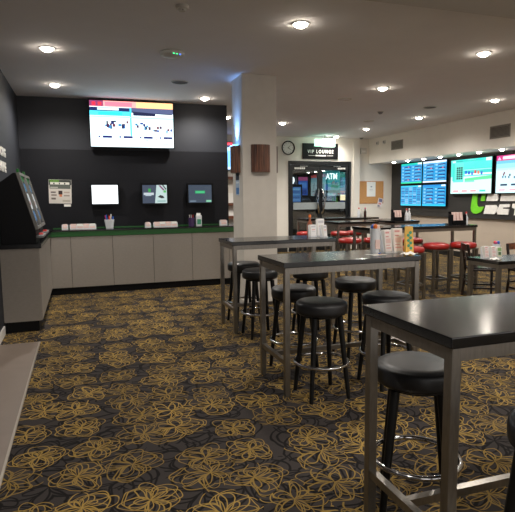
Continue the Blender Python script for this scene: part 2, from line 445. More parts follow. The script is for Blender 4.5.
# smoke detector, access point, vents, speakers
t = empty('smoke_detector', (.94, 4.81, ZC), 0, 'small round white smoke detector on the ceiling near the top edge', 'smoke detector')
MB().lathe([(0, -.045), (.03, -.045), (.036, -.03), (.055, -.024), (.06, 0), (0, 0)], n=28).build('housing', 'shadedwhite', t, smooth=40)
MB().box(-.004, .004, -.035, -.03, -.044, -.038).build('sensor_slot', 'black', t)
t = empty('access_point', (1.1, 6.3, ZC), .3, 'flat white ceiling unit with small green and blue indicator lights', 'access point')
MB().lathe([(0, -.06), (.09, -.06), (.135, -.042), (.145, -.012), (.13, 0), (0, 0)], n=32).build('housing', 'shadedwhite', t, smooth=40)
for i, k in enumerate(('greenled', 'greenled', 'blueled')): MB().box(-.05+.04*i, -.032+.04*i, -.128, -.118, -.05, -.042).build('indicator', k, t)['label'] = ('green indicator light' if i < 2 else 'blue indicator light')
def disc(x, y, r, label, name='ceiling_speaker', cat='speaker', m='speaker'):
    t = empty(name, (x, y, ZC), 0, label, cat)
    MB().lathe([(r-.015, 0), (r, 0), (r, -.006), (r-.012, -.012), (r-.015, -.008)], n=32).build('rim', 'shadedwhite', t, smooth=40)
    MB().lathe([(0, -.006), (r-.015, -.006), (r-.015, -.001), (0, -.001)], n=32).build('grille', m, t)
disc(1.47, 7.84, .13, 'round grey ceiling speaker in front of the large race screen')
disc(6.46, 8.69, .13, 'round grey ceiling speaker at the right, between two downlights')
disc(4.47, 8.39, .12, 'faint round ceiling speaker just right of the pillar', m='ceiling')
disc(6.28, 10.64, .12, 'round pale ceiling speaker behind the small detector', m='shadedwhite')
def det(x, y, label):
    t = empty('ceiling_sensor', (x, y, ZC), 0, label, 'sensor')
    MB().lathe([(0, -.05), (.03, -.046), (.05, -.02), (.055, 0), (0, 0)], n=20).build('dome', 'grey', t, smooth=50)
    MB().lathe([(.055, 0), (.07, 0), (.068, -.01), (.055, -.012)], n=20).build('rim', 'shadedwhite', t, smooth=50)
det(5.83, 9.43, 'small grey sensor dome on the ceiling in front of the double doors')
det(7.82, 13.65, 'small sensor dome on the ceiling in the corner above the pilaster')
def bulk_vent(y0, y1, z0, z1, label):
    t = empty('air_vent', (8.25, (y0+y1)/2, (z0+z1)/2), 0, label, 'air vent', 'bulkhead air vents')
    w, h = (y1-y0)/2, (z1-z0)/2
    MB().box(-.004, 0, -w+.02, w-.02, -h+.02, h-.02).build('recess', 'darkvent', t)
    MB().box(-.014, 0, -w, w, h-.025, h).box(-.014, 0, -w, w, -h, -h+.025).box(-.014, 0, -w, -w+.025, -h+.025, h-.025).box(-.014, 0, w-.025, w, -h+.025, h-.025).build('frame', 'ventgrey', t)
    s = MB(); n = 9
    for i in range(n):
        z = -h+.035+(2*h-.07)*i/(n-1)
        s.prism([(-.004, z-.010), (-.012, z-.002), (-.012, z+.006), (-.004, z-.004)], 'y', -w+.025, w-.025)
    s.build('slats', 'ventgrey', t)
bulk_vent(12.2, 12.75, 2.82, 3.06, 'grey slatted air vent on the bulkhead, far one above the blue boards')
bulk_vent(8.5, 9.05, 2.72, 2.98, 'grey slatted air vent on the bulkhead, near one above the large race screens')
for y, lab in ((13.45, 'left of two small white sensors at the far end of the bulkhead'), (13.1, 'right of two small white sensors at the far end of the bulkhead')):
    t = empty('wall_sensor', (8.25, y, 3.08), 0, lab, 'sensor', 'small sensors on the bulkhead')
    MB().box(-.04, 0, -.05, .05, -.05, .05, .012).build('housing', 'shadedwhite', t)
    MB().lathe([(0, .012), (.022, .008), (.03, 0), (0, 0)], n=16).build('lens', 'grey', t).rotation_euler = (0, -PI/2, 0)
    kids(t)[-1].location = (-.04, 0, 0)
t = empty('alarm_sensor', (8.05, YD+.05, 2.90), 0, 'white box shaped alarm on the white wall above the cork board', 'alarm')
MB().box(-.10, .10, -.05, 0, -.09, .09, .015).build('housing', 'shadedwhite', t)
MB().box(-.06, .06, -.056, -.05, -.05, .01, .003).build('vent_grille', 'white', t)

# ------------------------------------------------------------------ screens
def monitor(name, x, y, z, w, h, rects, smat, label, cat='screen', rz=0., depth=.05, bez=.018, group=None, bracket=True):
    t = empty(name, (x, y, z), rz, label, cat, group)
    MB().box(-w/2-bez, w/2+bez, 0, depth, -h/2-bez, h/2+bez, .006).build('casing', 'tvbezel', t)
    b = MB().box(-w/2-bez, w/2+bez, -.008, 0, h/2, h/2+bez).box(-w/2-bez, w/2+bez, -.008, 0, -h/2-bez, -h/2).box(-w/2-bez, -w/2, -.008, 0, -h/2, h/2).box(w/2, w/2+bez, -.008, 0, -h/2, h/2)
    b.build('bezel', 'tvbezel', t)
    picture('display', w, h, rects, smat, t)
    return t
def bracket(t, d0, d1, w=.2, h=.2):
    MB().box(-w/2, w/2, d0, d1, -h/2, h/2).build('wall_mount', 'black', t)

# large race screen on the back wall
R = [(0, 0, 1, 1, (226, 250, 255)), (0, 0, 1, .13, (255, 150, 145)), (.55, 0, 1, .13, (255, 185, 130)), (0, 0, .16, .12, (120, 50, 90)), (.03, .03, .07, .1, (230, 40, 60)), (.1, .03, .14, .1, (220, 50, 60)), (.18, .02, .5, .11, (255, 110, 130)),
     (0, .14, .48, .22, (22, 36, 80)), (.09, .15, .34, .20, (190, 245, 255)), (0, .22, .48, .32, (70, 205, 225)), (.10, .24, .38, .30, (40, 180, 210)),
     (.49, .13, 1., .24, (70, 78, 110)), ([(.49, .24), (.99, .24), (.99, .26), (.75, .25), (.49, .21)], (30, 36, 60)), (.47, .13, .49, .75, (60, 200, 230)), (.51, .24, .78, .30, (24, 30, 60)),
     (0, .33, 1, .36, (150, 232, 245)), (.5, .36, 1, .40, (190, 246, 250))]
rr = random.Random(3)
for i in range(34):
    a = rr.uniform(.16, .45) if i < 17 else rr.uniform(.52, .97)
    b = .42+.12*rr.random()+(0 if i < 17 else (a-.5)*.25)
    R.append((a, b, a+rr.uniform(.015, .04), b+rr.uniform(.03, .075), rr.choice([(20, 30, 90), (30, 60, 130), (60, 30, 60), (20, 20, 40), (40, 110, 160), (90, 30, 50)])))
for k in range(4):
    a = .09+.245*k; R.append((a, .76, a+.022, .80, (40, 60, 120))); R.append((a+.05, .755, a+.16, .805, (16, 26, 90)))
R += [(.66, .83, .675, .86, (90, 210, 200)), (.78, .8, .80, .84, (240, 150, 140)), (.86, .9, .94, .93, (150, 240, 220))]
tv = monitor('race_television', .925, 9.40, 2.825, 1.40, .765, R, 'screenbright', 'large bright race television high on the dark back wall', 'television', depth=.06)
bracket(tv, .06, YB-9.40-.001, .6, .4)
# three small betting monitors
B1 = [(0, 0, 1, 1, (240, 250, 255)), (.02, .03, .98, .97, (252, 254, 255))]
B2 = [(0, 0, 1, 1, (58, 74, 98)), ([(.58, 0), (1, 0), (1, 1), (.50, 1)], (214, 240, 238)), (.05, .42, .46, .55, (220, 232, 240)), (.12, .52, .36, .60, (200, 216, 228)), (.24, .20, .34, .38, (48, 178, 74)),
      ([(.66, .02), (.74, .02), (.92, .28), (.84, .30)], (140, 70, 120)), ([(.80, 0), (.86, 0), (.98, .2), (.96, .28)], (60, 70, 70)), ([(.62, .66), (.72, .55), (.84, .60), (.9, .72), (.78, .74), (.7, .7)], (26, 28, 34)), (.86, .3, .97, .42, (90, 200, 100)), (.6, .85, .95, .93, (160, 200, 196))]
B3 = [(0, 0, 1, 1, (62, 78, 98)), (.29, .33, .71, .48, (46, 196, 122)), (.33, .37, .67, .44, (80, 220, 150)), (.06, .88, .32, .95, (130, 150, 170)), (.76, .86, .98, .97, (150, 230, 190))]
for x, r, mt, lab in ((.42, B1, 'screenbright', 'small betting monitor with a plain glowing white screen'), (1.27, B2, 'screendim', 'small betting monitor with a split dark blue and white picture'), (2.09, B3, 'screendim', 'small betting monitor with a green bar on a grey blue screen, rightmost of three')):
    m_ = monitor('betting_monitor', x, 9.44, 1.635, .43, .32, r, mt, lab, 'monitor', depth=.04, bez=.03, group='betting monitors over the counter')
    bracket(m_, .04, YB-9.44-.012, .14, .14)
# race screens on the right wall; local -Y faces the room
def odds(seed, header, foot):
    q = random.Random(seed); L = [(0, 0, 1, 1, (30, 150, 205)), (0, 0, 1, .09, header), (.8, .01, .97, .08, (220, 245, 255)), (0, .93, 1, 1, foot)]
    for row in range(5):
        v = .14+row*.16
        for c in range(2):
            u = .03+.49*c
            L.append((u, v, u+.45, v+.12, (40, 126, 190)))
            L.append((u+.15, v+.02, u+.43, v+.065, (16, 44, 100)))
            L.append((u+.02, v+.02, u+.11, v+.10, (120, 190, 225)))
            L.append((u+.16, v+.08, u+.40, v+.105, (110, 196, 230)))
            if q.random() < .3: L.append((u+.3, v+.01, u+.36, v+.07, (205, 90, 110)))
    return L
def oddsgrid(seed):
    q = random.Random(seed); L = [(0, 0, 1, 1, (34, 166, 216)), (0, 0, 1, .06, (50, 190, 220)), (.84, .01, .97, .07, (225, 245, 255)), (0, .95, 1, 1, (60, 200, 235))]
    for row in range(10):
        for c in range(5):
            u, v = .03+.19*c, .09+.085*row
            L.append((u, v, u+.16, v+.055, q.choice([(96, 150, 190), (52, 110, 170), (130, 170, 205), (40, 90, 150)])))
    return L
RX = 8.98
for y, z, r, lab in ((12.85, 2.195, odds(1, (20, 190, 170), (40, 205, 150)), 'blue odds board screen with green header, upper left of the four'),
                     (11.82, 2.195, odds(2, (200, 214, 240), (222, 226, 245)), 'blue odds board screen with pale header and footer, upper right of the four'),
                     (12.85, 1.565, oddsgrid(3), 'blue odds board screen of small grid rows, lower left of the four'),
                     (11.82, 1.565, odds(5, (30, 130, 200), (40, 190, 235)), 'blue odds board screen with wide rows, lower right of the four')):
    monitor('odds_screen', RX, y, z, .985, .565, r, 'screen', lab, 'screen', -PI/2, depth=.04, bez=.014, group='four odds screens on the dark wall panel')
G1 = [(0, 0, 1, 1, (206, 250, 246)), (0, 0, 1, .50, (80, 222, 208)), (0, 0, .9, .07, (40, 200, 190)), (.86, .01, .98, .09, (225, 255, 250)), (.04, .03, .12, .08, (200, 250, 245)), (.13, .04, .3, .07, (30, 170, 170)), (.06, .09, .33, .66, (100, 224, 205)), (.04, .1, .10, .62, (60, 205, 190)),
      (.33, .28, 1., .42, (60, 196, 190)), (.33, .30, 1., .33, (150, 235, 225)), (.36, .42, 1., .47, (220, 250, 245)), ([(.36, .56), (1, .50), (1, .60), (.36, .63)], (96, 214, 150)), (.36, .62, .6, .67, (120, 225, 190))]
for c in range(3):
    for k in range(6): G1.append((.15+.055*c, .22+.062*k, .195+.055*c, .268+.062*k, (30, 50, 56)))
for k, cc in ((0, (30, 90, 200)), (1, (40, 70, 190)), (2, (70, 110, 200)), (3, (210, 60, 60)), (4, (230, 120, 90)), (5, (60, 100, 190))):
    G1.append((.37+.075*k, .34+.02*(k % 3), .415+.075*k, .43+.02*(k % 3), cc))
for k in range(4): G1.append((.07+.22*k, .90, .21+.22*k, .95, (240, 150, 160) if k < 3 else (60, 205, 190)))
monitor('race_television', RX-.02, 10.43, 2.015, 1.40, .83, G1, 'screen', 'large race television with turquoise track picture on the right wall', 'television', -PI/2, depth=.06)
G2 = [(0, 0, 1, 1, (206, 244, 250)), (0, 0, 1, .14, (196, 40, 120)), ([(.02, .12), (.06, .03), (.10, .12)], (240, 190, 220)), (.13, .03, .42, .11, (255, 214, 236)), (.5, 0, 1, .14, (230, 90, 90)), (0, .14, 1, .22, (110, 190, 215)), (0, .22, 1, .34, (150, 216, 226)), (0, .34, 1, .40, (180, 234, 238))]
for k in range(26):
    a, b = rr.uniform(.12, .9), rr.uniform(.38, .6); G2.append((a, b, a+.03, b+.06, rr.choice([(30, 44, 70), (70, 110, 140), (120, 60, 80), (200, 240, 240)])))
for k in range(4): G2.append((.1+.22*k, .76, .24+.22*k, .81, (20, 46, 80))); G2.append((.07+.22*k, .90, .2+.22*k, .94, (240, 160, 175)))
monitor('race_television', RX-.02, 8.90, 2.015, 1.40, .83, G2, 'screen', 'large race television with magenta header on the right wall, cut by the picture edge', 'television', -PI/2, depth=.06)
for o in bpy.data.objects:
    if o.get('label') and o.name.startswith(('race_television', 'odds_screen')) and o.location.x > 8: bracket(o, .03, XR-.0615-o.location.x, .3, .3)

# logo sign on the dark panel
LX0, LX1 = 9.018, 9.04
t = empty('logo_sign', (0, 0, 0), 0, 'raised green and white bookmaker lettering on the dark panel under the race screens', 'sign')
def letter(polys, m, name='letter', label=None):
    b = MB()
    for p in polys: b.prism(p, 'x', LX0, LX1)
    o = b.build(name, m, t)
    if label: o['label'] = label
letter([[(10.398, 1.578), (10.235, 1.578), (10.245, 1.346), (10.225, 1.29), (10.18, 1.275), (10.018, 1.289), (10.05, 1.21), (10.12, 1.15), (10.257, 1.111), (10.36, 1.12), (10.43, 1.17), (10.45, 1.25), (10.433, 1.369)],
        [(10.10, 1.578), (9.975, 1.578), (9.993, 1.418), (10.125, 1.418)]], 'logo_green', label='green letter U')
letter([[(9.90, 1.578), (9.625, 1.578), (9.575, 1.55), (9.57, 1.47), (9.605, 1.418), (9.945, 1.418)],
        [(9.955, 1.32), (9.643, 1.328), (9.594, 1.28), (9.60, 1.19), (9.68, 1.118), (10.015, 1.118)]], 'logo_white', label='white letter B cut by a slit')
letter([[(9.48, 1.578), (9.08, 1.578), (9.092, 1.418), (9.517, 1.418)],
        [(9.52, 1.345), (9.215, 1.352), (9.235, 1.285), (9.42, 1.275), (9.43, 1.245), (9.245, 1.243), (9.267, 1.114), (9.585, 1.116), (9.60, 1.19)]], 'logo_white', label='white letter E cut by a slit')
letter([[(9.02, 1.578), (8.56, 1.578), (8.57, 1.418), (9.03, 1.418)],
        [(9.15, 1.36), (8.72, 1.36), (8.73, 1.28), (8.90, 1.28), (8.92, 1.108), (9.10, 1.108), (9.08, 1.25), (9.16, 1.27)]], 'logo_white', label='white letter T cut by a slit')

# ------------------------------------------------------------------ back counter and left cabinet
t = empty('service_counter', (0, 9.0, 0), 0, 'long grey beige betting counter with green strip along the dark back wall', 'counter')
CX0, CX1 = -.898, 3.1
MB().box(CX0, CX1, .06, .53, 0, .12).build('plinth', 'black', t)
MB().box(CX0, CX1, .02, .53, .12, .95).build('carcass', 'laminate_dark', t)
xs = [-.898, -.17, .49, 1.16, 1.83, 2.5, 3.1]
for a, b in zip(xs, xs[1:]): MB().box(a+.003, b-.003, 0, .02, .12, .95, .002).build('front_panel', 'laminate', t)
MB().box(CX0, CX1, -.01, .53, .955, 1.04).build('green_strip', 'green', t)
MB().box(CX0, CX1, -.02, .535, 1.04, 1.06, .004).build('countertop', 'blackgloss', t)
MB().box(CX0+.45, 2.64, .50, .532, 1.06, 1.074).build('back_edging', 'green', t)
t = empty('wall_cabinet', (-.69, 6.6, 0), 0, 'grey beige cabinet with black top along the left wall, betting terminals on it', 'cabinet')
MB().box(-.19, .17, .03, 2.37, 0, .13).build('plinth', 'black', t)
MB().box(-.205, .205, 0, 2.37, .13, .99).build('carcass', 'laminate', t)
MB().box(.205, .212, .02, 1.17, .135, .985, .002).build('side_panel', 'laminate', t)
MB().box(.205, .212, 1.18, 2.36, .135, .985, .002).build('side_panel', 'laminate', t)
MB().box(-.209, .24, -.015, 2.37, .99, 1.04, .004).build('worktop', 'blackgloss', t)
# betting terminals: black cabinets with sloping screen, standing on the left cabinet
def terminal(y, label):
    t = empty('betting_terminal', (-.69, y, 1.04), 0, label, 'betting terminal', 'betting terminals on the left cabinet')
    body = [(-.2, 0), (-.2, .70), (-.03, .83), (.0, .83), (.18, .16), (.18, 0)]
    MB().prism(body, 'y', 0, .60, .006).build('cabinet', 'black', t)
    a, b = Vector((.0, .83)), Vector((.18, .16)); n = Vector((.966, .26)); dd = (b-a)
    def slab(f0, f1, y0, y1, d0, d1):
        p, q = a+dd*f0, a+dd*f1
        return [(p+n*d0), (q+n*d0), (q+n*d1), (p+n*d1)], y0, y1
    fr = MB()
    for f0, f1, y0, y1 in ((0, 1, .0, .035), (0, 1, .565, .60), (0, .05, .035, .565), (.95, 1, .035, .565)):
        pts, p0, p1 = slab(f0, f1, y0, y1, 0., .035); fr.prism([tuple(v) for v in pts], 'y', p0, p1)
    fr.build('frame', mat('terminal frame', (112, 110, 106), .4), t)
    L = [(0, 0, 1, 1, (16, 22, 30)), (0, 0, 1, .1, (40, 110, 60)), (.06, .14, .94, .3, (50, 110, 150)), (.08, .34, .92, .66, (196, 204, 206)), (.12, .38, .5, .46, (90, 120, 140)), (.12, .5, .8, .58, (160, 120, 120)), (.06, .7, .94, .9, (40, 100, 150))]
    o = picture('display', .53, dd.length*.9, L, 'screendim', t)
    c = a+dd*.5+n*.012
    # local X along +Y, local Z up the slope, local -Y out along n
    ux = Vector((0, 1, 0)); uz = Vector((-dd.x, 0, -dd.y)).normalized(); uy = uz.cross(ux)
    mt = Matrix((ux, uy, uz)).transposed().to_4x4(); mt.translation = Vector((c.x, .30, c.y)); o.matrix_local = mt
    MB().box(.175, .26, .04, .56, .06, .09, .006).build('ticket_ledge', 'grey', t)
    MB().box(.20, .25, .16, .24, .09, .112, .005).build('button', 'redplastic', t)['label'] = 'red button'
    MB().box(-.02, .01, .27, .33, .83, .89, .006).build('topper', 'green', t)['label'] = 'green topper'
terminal(6.72, 'black sloped betting terminal at the near end of the left cabinet')
terminal(7.42, 'black sloped betting terminal behind the nearer one on the left cabinet')

# white wall lettering on the left wall (right ends of two lines, the rest lies outside the photograph)
t = empty('wall_lettering', (XL, 7.6, 2.07), 0, 'white lettering on the dark left wall at the picture edge', 'lettering')
text('letter_line', 'RACING', .145, 'shadedwhite', t, (.003, -.26, .09), (PI/2, 0, PI/2), .003, 1.35, .006)
text('letter_line', 'ONLINE', .165, 'shadedwhite', t, (.003, -.30, -.10), (PI/2, 0, PI/2), .003, 1.2, .008)

# poster on the back wall
P = [(0, 0, 1, 1, (206, 200, 192)), (0, 0, 1, .22, (46, 50, 46)), (.04, 0, .46, .10, (88, 140, 44)), (.06, .1, .92, .2, (222, 222, 214)), (.2, .12, .26, .19, (46, 50, 46)), (.45, .12, .5, .19, (46, 50, 46)), (.68, .12, .74, .19, (46, 50, 46)), (.03, .22, .97, .38, (90, 96, 88)), (.06, .3, .4, .36, (170, 170, 160)),
     (.42, .46, .6, .62, (52, 34, 34)), (.46, .62, .58, .72, (200, 120, 80)), (.08, .5, .3, .56, (90, 80, 76)), (.1, .62, .34, .68, (120, 108, 100)), (.1, .76, .3, .84, (110, 100, 94)), (.66, .5, .92, .56, (176, 160, 150)), (.66, .64, .92, .7, (150, 140, 132)), (.6, .86, .95, .93, (170, 164, 150))]
t = empty('wall_poster', (-.305, YB-.014, 1.69), 0, 'printed white poster with dark header on the dark wall left of the monitors', 'poster')
MB().box(-.18, .18, -.004, 0, -.20, .20).build('backing', 'paper', t)
picture('print', .355, .395, P, 'print', t).location = (0, -.0045, 0)
t.rotation_euler = (0, math.radians(1.5), 0)
o = MB().box(-.055, .055, -.004, 0, -.02, .02).build('hanging_tag', 'paper', None, (-.20, YB-.014, 1.455)); tag(o, 'small white tag stuck to the dark wall just below the poster', 'tag')

# things on the back counter
def slip_box(x, w, label, h=.075, y=9.22):
    t = empty('slip_box', (x, y, 1.0605), 0, label, 'slip box', 'betting slip boxes on the back counter')
    MB().box(-w/2, w/2, 0, .09, 0, .008).box(-w/2, w/2, 0, .008, .008, h-.02).box(-w/2, w/2, .082, .09, .008, h).box(-w/2, -w/2+.006, .008, .082, .008, h).box(w/2-.006, w/2, .008, .082, .008, h).build('tray', 'clearplastic', t)
    q = max(1, round(w/.1))
    for i in range(q):
        a = -w/2+.01+(w-.02)*i/q
        MB().box(a+.003, a+(w-.02)/q-.003, .012, .08, .009, h+.012).build('slips', 'pinkpaper' if i % 2 == 0 else 'paper', t)
        MB().box(a+.006, a+(w-.02)/q-.006, -.001, 0, .016, h-.026).build('slip_label', 'pinkpaper', t)
slip_box(-.25, .10, 'small narrow pink slip box under the poster on the back counter')
slip_box(.035, .42, 'long box of pink betting slips left of the pen cup on the back counter')
slip_box(1.11, .10, 'small narrow pink slip box under the middle monitor')
slip_box(1.415, .42, 'long box of pink betting slips under the middle monitor')
slip_box(2.47, .13, 'small white slip box at the right end of the back counter', h=.085)
t = empty('pen_tub', (.465, 9.27, 1.0605), 0, 'white tub of coloured pens on the back counter under the white monitor', 'tub')
MB().lathe([(0, 0), (.06, 0), (.085, .15), (.08, .15), (.057, .008), (0, .008)], n=20).build('tub', 'clearplastic', t, smooth=40)
MB().lathe([(.0775, .085), (.0795, .12), (.078, .12), (.076, .085)], n=20)
for i, (k, a) in enumerate((('blueplastic', .3), ('redplastic', 1.5), ('pinkplastic', 2.7), ('blueplastic', 3.9), ('shadedwhite', 5.1))):
    MB().rod((.03*math.cos(a), .03*math.sin(a), .01), (.07*math.cos(a), .07*math.sin(a), .20+.01*i), .012, n=8).build('pen', k, t)
t = empty('pen_holder', (1.88, 9.25, 1.0605), 0, 'dark purple pen holder on the back counter under the right monitor', 'pen holder')
MB().lathe([(0, 0), (.05, 0), (.055, .15), (.05, .15), (.046, .01), (0, .01)], n=18).build('cup', 'purple', t, smooth=40)
for a in (.5, 2.6, 4.4): MB().rod((.02*math.cos(a), .02*math.sin(a), .012), (.038*math.cos(a), .038*math.sin(a), .20), .007, n=6).build('pen', 'redplastic' if a < 1 else 'shadedwhite', t)
t = empty('slip_dispenser', (2.01, 9.25, 1.0605), 0, 'tall white and green slip dispenser beside the purple pen holder', 'dispenser')
MB().box(-.05, .05, -.04, .04, 0, .19, .008).build('case', 'clearplastic', t)
MB().box(-.035, .035, -.043, -.04, .03, .12).build('front_label', 'tealprint', t)
MB().box(-.035, .035, -.01, .02, .19, .23).build('slips', 'paper', t)
t = empty('counter_plant', (2.74, 9.30, 1.0605), 0, 'small pale green bundle in a pot at the counter end beside the pillar', 'pot')
MB().lathe([(0, 0), (.045, 0), (.055, .09), (.05, .09), (.045, .01), (0, .01)], n=16).build('pot', 'shadedwhite', t, smooth=40)
lf = MB()
for i in range(16):
    a = i*2.4; lf.rod((.02*math.cos(a), .02*math.sin(a), .05), (.06*math.cos(a), .06*math.sin(a), .14+.05*(i % 3)), .010, .003, n=5)
lf.build('leaves', mat('pale leaf', (120, 150, 104), .6), t)

# ------------------------------------------------------------------ pillar fittings
def sconce(name, loc, rz, label):
    t = empty(name, loc, rz, label, 'wall light', 'fluted walnut wall lights on the pillar')
    pts = []; n = 16; w, dp = .135, .09
    out = []
    for i in range(n+1):
        u = i/n; x = -w+2*w*u; y = -dp*math.sqrt(max(0, 1-(x/w)**2))*.55-.045
        fl = .006*(1 if i % 2 else 0)
        out.append((x, y+fl))
    pts = [(-w, 0)]+out+[(w, 0)]
    MB().prism(pts, 'z', -.19, .19).build('fluted_shade', 'walnut', t)
    MB().box(-w+.02, w-.02, -.04, -.008, .19, .192).build('lamp_opening', 'blackgloss', t)
    return t
sconce('wall_light', (2.44, 7.08, 2.10), 0, 'fluted dark walnut wall light on the front of the pillar')
sl = sconce('wall_light', (2.185, 7.335, 2.10), -PI/2, 'fluted dark walnut wall light on the left side of the pillar')
sconce('wall_light', (2.69, 7.335, 2.10), PI/2, 'fluted dark walnut wall light on the right side of the pillar, mostly hidden')
MB().box(-.10, .10, -.085, -.02, .193, .2).build('added_blue_bar', 'bluelight', sl)['label'] = 'added blue glowing bar'  # glowing bar added to wash the pillar blue, not a fitting of the sconce
ld = bpy.data.lights.new('added_blue_wash', 'SPOT'); ld.energy = 20.; ld.color = (.22, .46, 1.); ld.spot_size = math.radians(62); ld.spot_blend = 1.; ld.shadow_soft_size = .04  # added spot that tints the pillar side blue
ob = bpy.data.objects.new('added_blue_wash', ld); COL.objects.link(ob); ob.parent = sl; ob.location = (0, -.125, .2); ob.rotation_euler = (PI-.46, 0, 0)
N1 = [(0, 0, 1, 1, (170, 190, 215)), (0, 0, 1, .36, (40, 44, 66)), (.1, .68, .9, .95, (60, 116, 180)), (.1, .42, .9, .5, (220, 228, 236))]
t = empty('pillar_notice', (2.185, 7.34, 1.76), -PI/2, 'blue and white paper notice on the left side of the pillar under the wall light', 'notice')
MB().box(-.09, .09, -.003, 0, -.17, .17).build('backing', 'paper', t)
picture('print', .178, .338, N1, 'print', t).location = (0, -.0034, 0)

# beyond the gap: lit screen and shelving
t = monitor('wall_screen', 3.85, 13.80, 2.68, .95, .72, [(0, 0, 1, 1, (176, 214, 255)), (0, 0, 1, .1, (210, 60, 80)), (0, .1, 1, .18, (60, 60, 90)), (.05, .3, .95, .9, (120, 190, 255))], 'screenbright', 'glowing blue screen on the far wall seen through the gap left of the pillar', 'screen', depth=.05)
bracket(t, .05, .1, .2, .2)
t = empty('shelf_unit', (3.85, 13.55, 0), 0, 'cream display shelf with reddish brown shelves seen through the gap left of the pillar', 'shelf')
MB().box(-.5, .5, .28, .32, 0, 2.2).box(-.5, -.47, 0, .28, 0, 2.2).box(.47, .5, 0, .28, 0, 2.2).build('carcass', 'cream', t)
for z in (.1, .55, 1.0, 1.35, 2.05): MB().box(-.47, .47, 0, .28, z, z+.07).build('shelf', 'brownwood', t)
for z in (.62, 1.07, 1.42): MB().box(-.4, .4, .2, .24, z, z+.26).build('back_card', 'paper', t)

# ------------------------------------------------------------------ door wall: clock, signs, cork board
t = empty('wall_clock', (5.63, YD, 2.94), 0, 'round black rimmed wall clock with white face left of the lounge sign', 'clock')
def wallround(name, prof, m):
    o = MB().lathe(prof, n=40).build(name, m, t, smooth=40); o.rotation_euler = (PI/2, 0, 0); return o
wallround('rim', [(.165, 0), (.195, 0), (.197, .03), (.185, .04), (.17, .03), (.165, .01)], 'black')
wallround('face', [(0, .012), (.166, .012), (.166, .002), (0, .002)], 'white')
hm = MB()
for k in range(12):
    a = k*PI/6; hm.box(-.005, .005, -.0145, -.0125, .125, .15); bmesh.ops.rotate(hm.bm, verts=hm.bm.verts[:], cent=(0, 0, 0), matrix=Matrix.Rotation(PI/6, 3, 'Y'))
hm.build('hour_marks', 'black', t)
MB().prism([(-.006, -.02), (.006, -.02), (.004, .09), (-.004, .09)], 'y', -.018, -.015).build('hand', 'black', t).rotation_euler = (0, 2.2, 0)
MB().prism([(-.005, -.02), (.005, -.02), (.003, .13), (-.003, .13)], 'y', -.021, -.019).build('hand', 'black', t).rotation_euler = (0, .7, 0)
t = empty('lounge_sign', (6.625, YD, 2.86), 0, 'black sign reading VIP LOUNGE above the glass double doors', 'sign')
MB().box(-.56, .56, -.03, 0, -.22, .22, .004).build('board', 'black', t)
text('lettering', 'VIP LOUNGE', .135, 'white', t, (0, -.032, -.015), extrude=.002, sx=.78, bold=.002, space=1.45)
w = MB().box(-.38, -.19, -.032, -.03, -.128, -.12).box(.2, .40, -.032, -.03, -.128, -.12)
for i in range(9): w.box(-.16+.037*i, -.16+.037*i+.028, -.032, -.03, -.143, -.105)
w.build('small_lettering', 'white', t)
t = empty('exit_sign', (6.52, 13.40, ZC), 0, 'glowing pale green exit sign box hung from the ceiling before the lounge sign', 'exit sign')
MB().box(-.02, .02, -.02, .02, -.09, 0).build('hanger', 'shadedwhite', t)
MB().box(-.07, .31, -.035, .035, -.31, -.09, .006).build('lit_panel', 'exitlight', t)
MB().box(-.30, -.075, -.03, .03, -.30, -.10, .006).build('side_panel', 'exitgreen', t)['label'] = 'paler green lit side panel'
t = empty('cork_board', (8.33, YD+.05, 1.675), 0, 'cork notice board with pine frame on the white wall right of the doors', 'notice board')
MB().box(-.40, .40, -.012, 0, -.30, .30).build('cork', 'cork', t)
MB().box(-.43, .43, -.0135, 0, .30, .335).box(-.43, .43, -.0135, 0, -.335, -.30).box(-.43, -.40, -.0135, 0, -.30, .30).box(.40, .43, -.0135, 0, -.30, .30).build('frame', 'corkframe', t)
t = empty('pinned_sheet', (8.335, YD+.0365, 1.77), 0, 'white sheet with a small emblem pinned to the cork board', 'paper')
MB().box(-.15, .15, -.003, -.0005, -.22, .22).build('hanging_sheet', 'paper', t)
picture('print', .29, .42, [(0, 0, 1, 1, (238, 238, 234)), (.42, .28, .62, .36, (130, 140, 146)), (.3, .5, .7, .53, (190, 190, 190)), (.3, .6, .7, .62, (196, 196, 196))], 'print', t).location = (0, -.0034, 0)
o = picture('leaflet_print', .15, .27, [(0, 0, 1, 1, (226, 216, 220)), (.1, .05, .9, .4, (110, 110, 140)), (.2, .5, .8, .7, (216, 150, 150)), (.1, .8, .6, .95, (90, 90, 110))], 'print')
t = empty('leaflet', (8.64, YD+.0285, 1.36), 0, 'small colourful leaflet tucked at the lower right corner of the cork board', 'leaflet')
MB().box(-.08, .08, -.003, 0, -.14, .14).build('hanging_sheet', 'paper', t); o.parent = t; o.location = (0, -.0035, 0); t.rotation_euler = (0, .25, 0)

